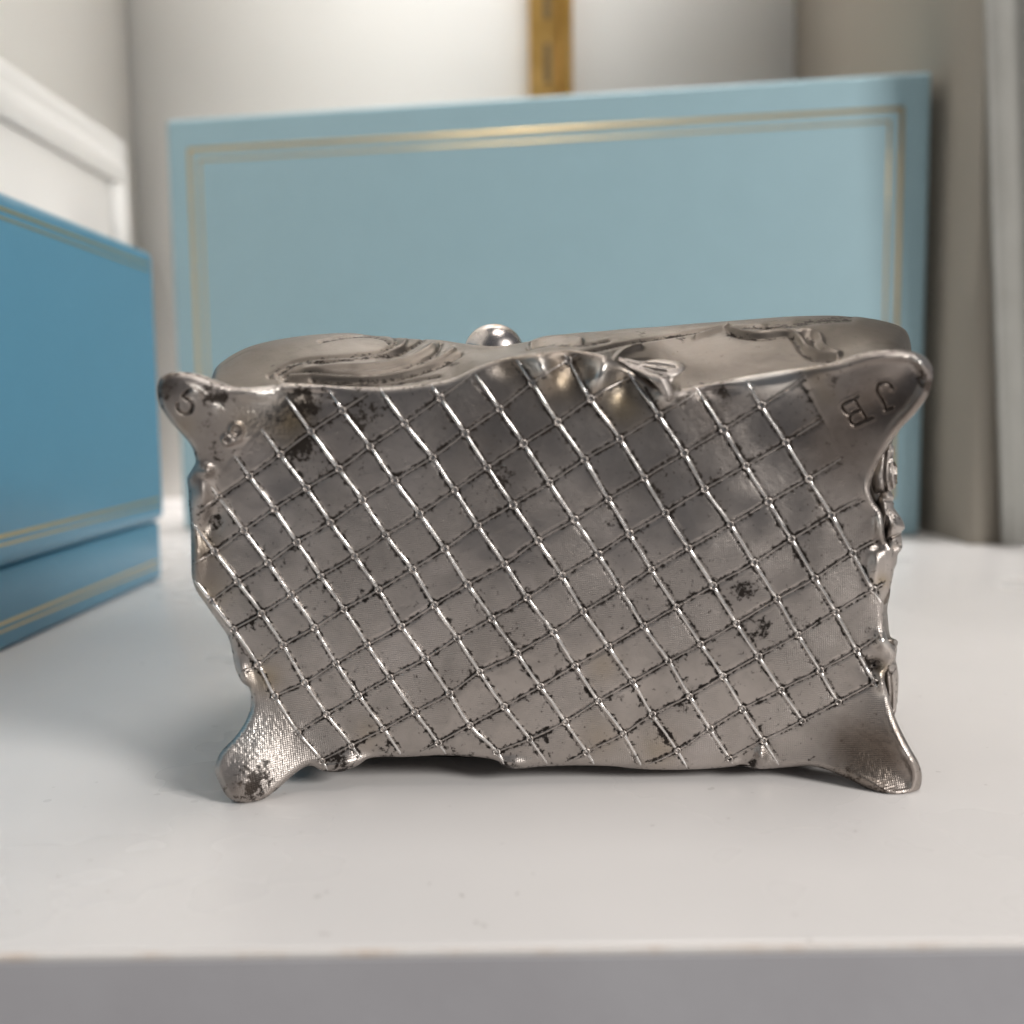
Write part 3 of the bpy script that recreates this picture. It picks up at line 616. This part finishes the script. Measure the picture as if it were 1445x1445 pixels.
# ---- body: swept from the edge of the base back and outwards, then in under the lid
BP = [((300,549),(303,521)),((318,552),(318,507)),((340,552),(335,497)),((365,549),(360,487)),((400,545),(395,479)),((450,544),(450,472)),((500,547),(495,470)),((550,548),(540,474)),((600,543),(580,478)),((640,535),(620,480)),((680,516),(655,485)),((720,505),(700,488)),((760,499),(745,482)),((800,497),(775,475)),((835,500),(810,470)),((865,510),(850,467)),((900,530),(890,463)),((950,551),(940,460)),((1000,543),(1000,455)),((1060,531),(1060,450)),((1110,524),(1120,446)),((1150,517),(1180,445)),((1190,508),(1225,449)),((1225,498),(1258,456)),((1255,495),(1277,466)),((1272,505),(1285,484)),((1276,530),(1286,505)),((1272,560),(1282,540)),((1262,590),(1272,580)),((1250,620),(1264,610)),((1236,652),(1259,640)),((1229,680),(1260,665)),((1232,700),(1258,690)),((1240,718),(1257,715)),((1246,740),(1258,742)),((1250,762),(1259,775)),((1254,800),(1259,805)),((1250,832),(1257,830)),((1246,851),(1254,855)),((1248,885),(1256,885)),((1253,905),(1258,905)),((1260,918),(1262,920)),((1256,936),(1262,940)),((1248,954),(1262,960)),((1253,987),(1264,990)),((1240,1030),(1258,1030)),((1190,1065),(1220,1050)),((1150,1078),(1150,1062)),((1000,1081),(1000,1064)),((850,1077),(850,1062)),((700,1070),(700,1058)),((520,1066),(520,1056)),((450,1075),(445,1058)),((390,1060),(385,1052)),((362,1020),(362,1015)),((357,985),(357,985)),((346,960),(355,960)),((335,940),(348,930)),((324,898),(332,890)),((296,855),(305,850)),((276,825),(285,820)),((273,780),(278,780)),((271,730),(276,730)),((270,690),(277,690)),((276,655),(284,650)),((277,610),(288,610)),((275,580),(293,575)),((285,560),(296,545))]
A0 = catmull([p[0] for p in BP], 18, True); A1 = catmull([p[1] for p in BP], 18, True); nA = len(A0)
kk = np.ones(61) / 61; A1s = np.stack([np.convolve(np.concatenate([A1[-30:, c_], A1[:, c_], A1[:30, c_]]), kk, 'valid') for c_ in (0, 1)], -1)
A1s[:, 0] = np.where(A1[:, 0] > 1200, A1s[:, 0] - 4, A1s[:, 0]); A1s = np.where((A1[:, 1] < 560)[:, None], A1, A1s)
NV = 70; DEP = 0.027
rows = []; pxs = []
for k in range(NV + 1):
    v = k / NV; f = math.sin(v * math.pi / 2) ** 1.0
    A1v = A1 + (A1s - A1) * sstep(0.62, 1.0, np.array(v))
    q = A0 + (A1v - A0) * f; d = -0.0011 - DEP * v
    w = P3(q[:, 0], q[:, 1], np.full(nA, d)); rows.append(w); pxs.append(q)
# rows beyond the crest fall away in world space
last = rows[-1]; cx0 = np.array([last[:, 0].mean(), 0, last[:, 2].mean()])
for dy, s in ((0.004, .998), (0.008, .99), (0.012, .978), (0.016, .96), (0.020, .94)):
    q = last.copy(); q[:, 0] = cx0[0] + (q[:, 0] - cx0[0]) * s; q[:, 2] = cx0[2] + (q[:, 2] - cx0[2]) * s; q[:, 1] += dy; rows.append(q); pxs.append(pxs[-1])
BW = np.stack(rows); BPX = np.stack(pxs)
BW[..., 2] = np.maximum(BW[..., 2], 0.0004)
nr_ = len(rows)
# relief strokes in drawing coordinates: (points, half width, height)
REL = [
 ([(380,530),(400,518),(420,511),(450,507),(490,504),(530,499),(552,490),(560,481),(554,474)], 3.0, -.00042), ([(385,530),(410,517),(450,511),(500,508),(540,502),(566,491),(572,482)], 3.0, .00055),
 ([(392,528),(420,515),(460,512),(515,507),(560,500),(585,488),(596,480)], 2.2, -.00050), ([(452,482),(480,476),(515,473),(540,477),(549,484)], 2.2, -.00040),
 ([(400,530),(420,526),(445,526),(480,530),(530,529),(580,516),(612,500),(622,486)], 2.6, -.00055), ([(410,532),(440,531),(480,535),(530,534),(575,526),(615,510),(640,495)], 3.4, .00060),
 ([(440,536),(480,539),(530,538),(570,532),(620,516),(650,500)], 2.2, -.0005), ([(400,536),(440,541),(500,543),(560,541),(620,530)], 2.0, -.0003),
 ([(430,522),(470,518),(520,516),(560,510),(590,500),(610,488)], 3.2, .0004),
 ([(750,487),(770,480),(800,478),(820,482)], 3.0, .0006), ([(745,492),(775,486),(820,487),(860,480)], 2.2, -.0004),
 ([(820,497),(850,492),(890,483),(925,477),(960,472),(990,467),(1015,462),(1030,460)], 2.2, -.0005), ([(868,507),(876,500),(890,493),(903,490)], 3.2, .0007),
 ([(980,477),(1000,470),(1020,464),(1028,462)], 2.2, .0005),
 ([(1026,462),(1035,466),(1050,471),(1070,473),(1100,470),(1118,472),(1130,480),(1138,492),(1155,500),(1182,504)], 2.8, .00075), ([(1030,470),(1050,476),(1080,478),(1112,475),(1124,484),(1132,497),(1150,507),(1178,510)], 2.2, -.0005),
 ([(1128,470),(1145,469),(1158,477),(1160,487),(1168,494),(1185,499)], 2.6, .0007), ([(1134,476),(1148,478),(1150,487),(1160,496)], 2.2, -.0005),
 ([(1042,462),(1060,460),(1090,463),(1120,468)], 2.2, -.0004), ([(880,512),(910,508),(950,513),(965,520)], 1.6, -.0003),
 ([(1085,460),(1120,457),(1150,452),(1200,449)], 6.0, -.0004),
 ([(1246,640),(1248,680),(1250,720)], 3.0, .0006), ([(1254,660),(1256,690)], 2.5, -.0005), ([(1250,760),(1262,752),(1274,748)], 2.2, -.0010), ([(1250,712),(1262,722),(1272,738)], 4.0, .0007), ([(1256,700),(1266,703)], 2.5, -.0008), ([(1248,730),(1250,755)], 2.0, -.0008), ([(1264,775),(1268,785)], 2.5, .0008),
 ([(1254,800),(1250,830),(1247,850)], 3.0, .0006), ([(1255,905),(1266,915)], 4.0, .0010), ([(1250,925),(1262,930)], 2.5, -.0008), ([(1256,960),(1260,990)], 3.0, .0007)]
Hb = np.zeros(BPX.shape[:2]); PB = np.zeros(BPX.shape[:2])
X = BPX[..., 0]; Y = BPX[..., 1]
for pts, w, h in REL:
    d = near_dist(X, Y, catmull(pts, 5), 14); g = np.exp(-(d / w) ** 2); Hb += h * g
    if h < 0: PB += 0.75 * np.exp(-(d / (w * .8)) ** 2)
vfade = np.ones((nr_, 1)); vfade[NV - 6:] = np.linspace(1, 0, nr_ - NV + 6)[:, None]; vfade[0] = 0
Hb *= vfade
Hb += 0.0003 * vnoise(X, Y * 3, 70, 41) * np.minimum(1, vfade)
for q in [(635,512,10,.9),(905,470,10,.5),(960,476,12,.9),(1010,540,14,.6),(975,545,20,.4),(1030,474,8,.5),(880,515,10,.5)]: PB += q[3] * np.exp(-((X - q[0]) ** 2 + ((Y - q[1]) * 2.2) ** 2) / q[2] ** 2)
PB += 0.04
IB = np.arange(nr_ * nA).reshape(nr_, nA); In = np.roll(IB, -1, 1)
QB = np.stack([IB[:-1], In[:-1], In[1:], IB[1:]], -1).reshape(-1, 4)
Bf = BW.reshape(-1, 3).copy(); nb_ = vert_normals(Bf, QB)
mid = np.array([0.0, YB + 0.02, 0.035])
if ((Bf - Bf.mean(0)) * nb_).sum(1).mean() < 0: nb_ = -nb_; QB = QB[:, ::-1]
# smooth the normals used for displacing along the sweep
Bf += nb_ * Hb.reshape(-1, 1); Bf[:, 2] = np.maximum(Bf[:, 2], 0.0004)
me = np_mesh('casket_body', Bf - ROOT, QB); body = link('casket_body', me, M_BODY, casket)
a = me.attributes.new('patina', 'FLOAT', 'POINT'); a.data.foreach_set('value', PB.ravel().astype(np.float32))
# back of the feet and underside, closing the body just behind the plate
capc = len(A0); front = BW[0] - ROOT
# lid: a slightly larger section behind the body, closed by a domed end
lr = []; l0 = BW[-1]
for dy, s in ((0.0004, 1.0), (0.0010, 1.03), (0.0030, 1.045), (0.0070, 1.03), (0.0110, 0.98), (0.0140, 0.88), (0.0158, 0.7), (0.0168, 0.4), (0.0171, 0.02)):
    q = l0.copy(); q[:, 0] = cx0[0] + (q[:, 0] - cx0[0]) * s; q[:, 2] = cx0[2] + (q[:, 2] - cx0[2]) * s; q[:, 1] += dy; q[:, 2] = np.maximum(q[:, 2], 0.0003); lr.append(q[::3])
nl = len(lr[0]); LI = np.arange(len(lr) * nl).reshape(len(lr), nl); Ln_ = np.roll(LI, -1, 1)
link('lid', np_mesh('lid', np.concatenate(lr) - ROOT, np.stack([LI[:-1], Ln_[:-1], Ln_[1:], LI[1:]], -1).reshape(-1, 4)[:, ::-1]), M_BODY, casket)
# clasp knob
yk = YB + 0.021; kc = at_y(697, 493, yk); rk = 41 * kc[1] / F_PX
bm = bmesh.new(); bmesh.ops.create_uvsphere(bm, u_segments=48, v_segments=24, radius=rk)
for v in bm.verts: v.co.z *= 0.86
me = bpy.data.meshes.new('clasp_knob'); bm.to_mesh(me); bm.free(); kn = link('clasp_knob', me, metal_mat('bright_pewter', base=(0.62, 0.57, 0.54), rough=0.26, weave=False), casket); kn.location = Vector(kc - ROOT)
# small relief pieces standing proud of the rim: each one a domed patch with its own outline
def patch(name, outline, hfun, mat=M_PLATE, thick=0.0009, pat=0.2):
    LF = catmull(outline, 6, True); x0, y0 = LF.min(0) - 4; x1, y1 = LF.max(0) + 4
    fx_, fy_ = np.meshgrid(np.arange(x0, x1, 1.1), np.arange(y0, y1, 1.1)); fin = inside(fx_, fy_, LF); dl, lx, ly = seg_dist(fx_, fy_, LF, True)
    qx_ = np.where(fin, fx_, lx.reshape(fx_.shape)); qy_ = np.where(fin, fy_, ly.reshape(fx_.shape)); ed = np.where(fin, dl.reshape(fx_.shape), 0)
    lw = P3(qx_, qy_, hfun(qx_, qy_, ed)) - ROOT; fi = np.arange(fx_.size).reshape(fx_.shape)
    fok = (fin[:-1, :-1] | fin[:-1, 1:] | fin[1:, 1:] | fin[1:, :-1]); fq = np.stack([fi[:-1, :-1], fi[1:, :-1], fi[1:, 1:], fi[:-1, 1:]], -1)[fok]
    us, inv = np.unique(fq.ravel(), return_inverse=True)
    me = np_mesh(name, lw.reshape(-1, 3)[us], inv.reshape(-1, 4)); lf = link(name, me, mat, casket)
    a = me.attributes.new('patina', 'FLOAT', 'POINT'); a.data.foreach_set('value', np.full(len(us), pat, np.float32))
    sd = lf.modifiers.new('thickness', 'SOLIDIFY'); sd.thickness = thick; sd.offset = -1; return lf
def groove(X, Y, sets, w, dep):
    o = np.zeros_like(X)
    for pts in sets: o -= dep * np.exp(-(near_dist(X, Y, catmull(pts, 4), 10) / w) ** 2)
    return o
patch('leaf_tip', [(868,508),(885,506),(905,510),(930,507),(957,511),(967,519),(960,528),(946,535),(949,548),(951,560),(944,568),(935,562),(926,546),(908,530),(886,519)],
      lambda X, Y, e: 0.0009 + 0.0016 * np.sqrt(np.clip(e / 12, 0, 1)) - 0.009 * np.clip((540 - Y) / 60, -0.15, 1) * sstep(545, 520, Y) + groove(X, Y, [[(885,511),(920,521),(940,524)], [(890,516),(925,527),(943,532)], [(905,513),(935,515),(952,518)]], 1.8, 0.0007))
patch('relief_face', [(1240,700),(1252,692),(1261,699),(1260,712),(1266,723),(1273,733),(1277,744),(1272,752),(1273,764),(1273,774),(1267,783),(1265,796),(1258,806),(1248,800),(1243,780),(1246,758),(1240,735),(1237,715)],
      lambda X, Y, e: -0.0024 + 0.0026 * np.sqrt(np.clip(e / 14, 0, 1)) + groove(X, Y, [[(1250,766),(1260,758),(1276,750)], [(1244,755),(1250,745),(1252,730)]], 1.8, 0.0012) + groove(X, Y, [[(1250,706),(1262,706)], [(1254,722),(1262,729)]], 2.2, 0.0008) + groove(X, Y, [[(1260,776),(1273,769)]], 1.6, 0.0007) + 0.0008 * np.exp(-((X - 1264) ** 2 + (Y - 742) ** 2) / 40), pat=0.3)
patch('relief_drapery', [(1242,905),(1252,898),(1260,906),(1266,914),(1264,930),(1267,945),(1268,962),(1266,992),(1262,1010),(1254,1004),(1250,980),(1246,958),(1242,935),(1236,920)],
      lambda X, Y, e: -0.0024 + 0.0022 * np.sqrt(np.clip(e / 12, 0, 1)) + groove(X, Y, [[(1240,928),(1252,930),(1266,936)], [(1256,950),(1258,975),(1258,1005)]], 2.2, 0.0005), pat=0.3)
patch('relief_scroll', [(1226,668),(1240,642),(1254,626),(1262,632),(1260,650),(1263,668),(1263,687),(1254,694),(1240,698),(1230,690)],
      lambda X, Y, e: -0.0030 + 0.0020 * np.sqrt(np.clip(e / 14, 0, 1)) + groove(X, Y, [[(1250,640),(1248,668),(1250,692)], [(1257,650),(1256,672),(1258,690)]], 2.0, 0.0010), pat=0.25)

print('objects', len(S.objects), 'tris ~', sum(len(o.data.polygons) * 2 for o in S.objects if o.type == 'MESH'), 'HB', HB, 'box w', wB, 'left h', HL, 'YB', YB, 'fe', fe, 'casket', BW[..., 0].min(), BW[..., 0].max(), 'XL', XL, XR, 'pr', pr, 'pl', pl, 'f0', f0, 'f1', f1)
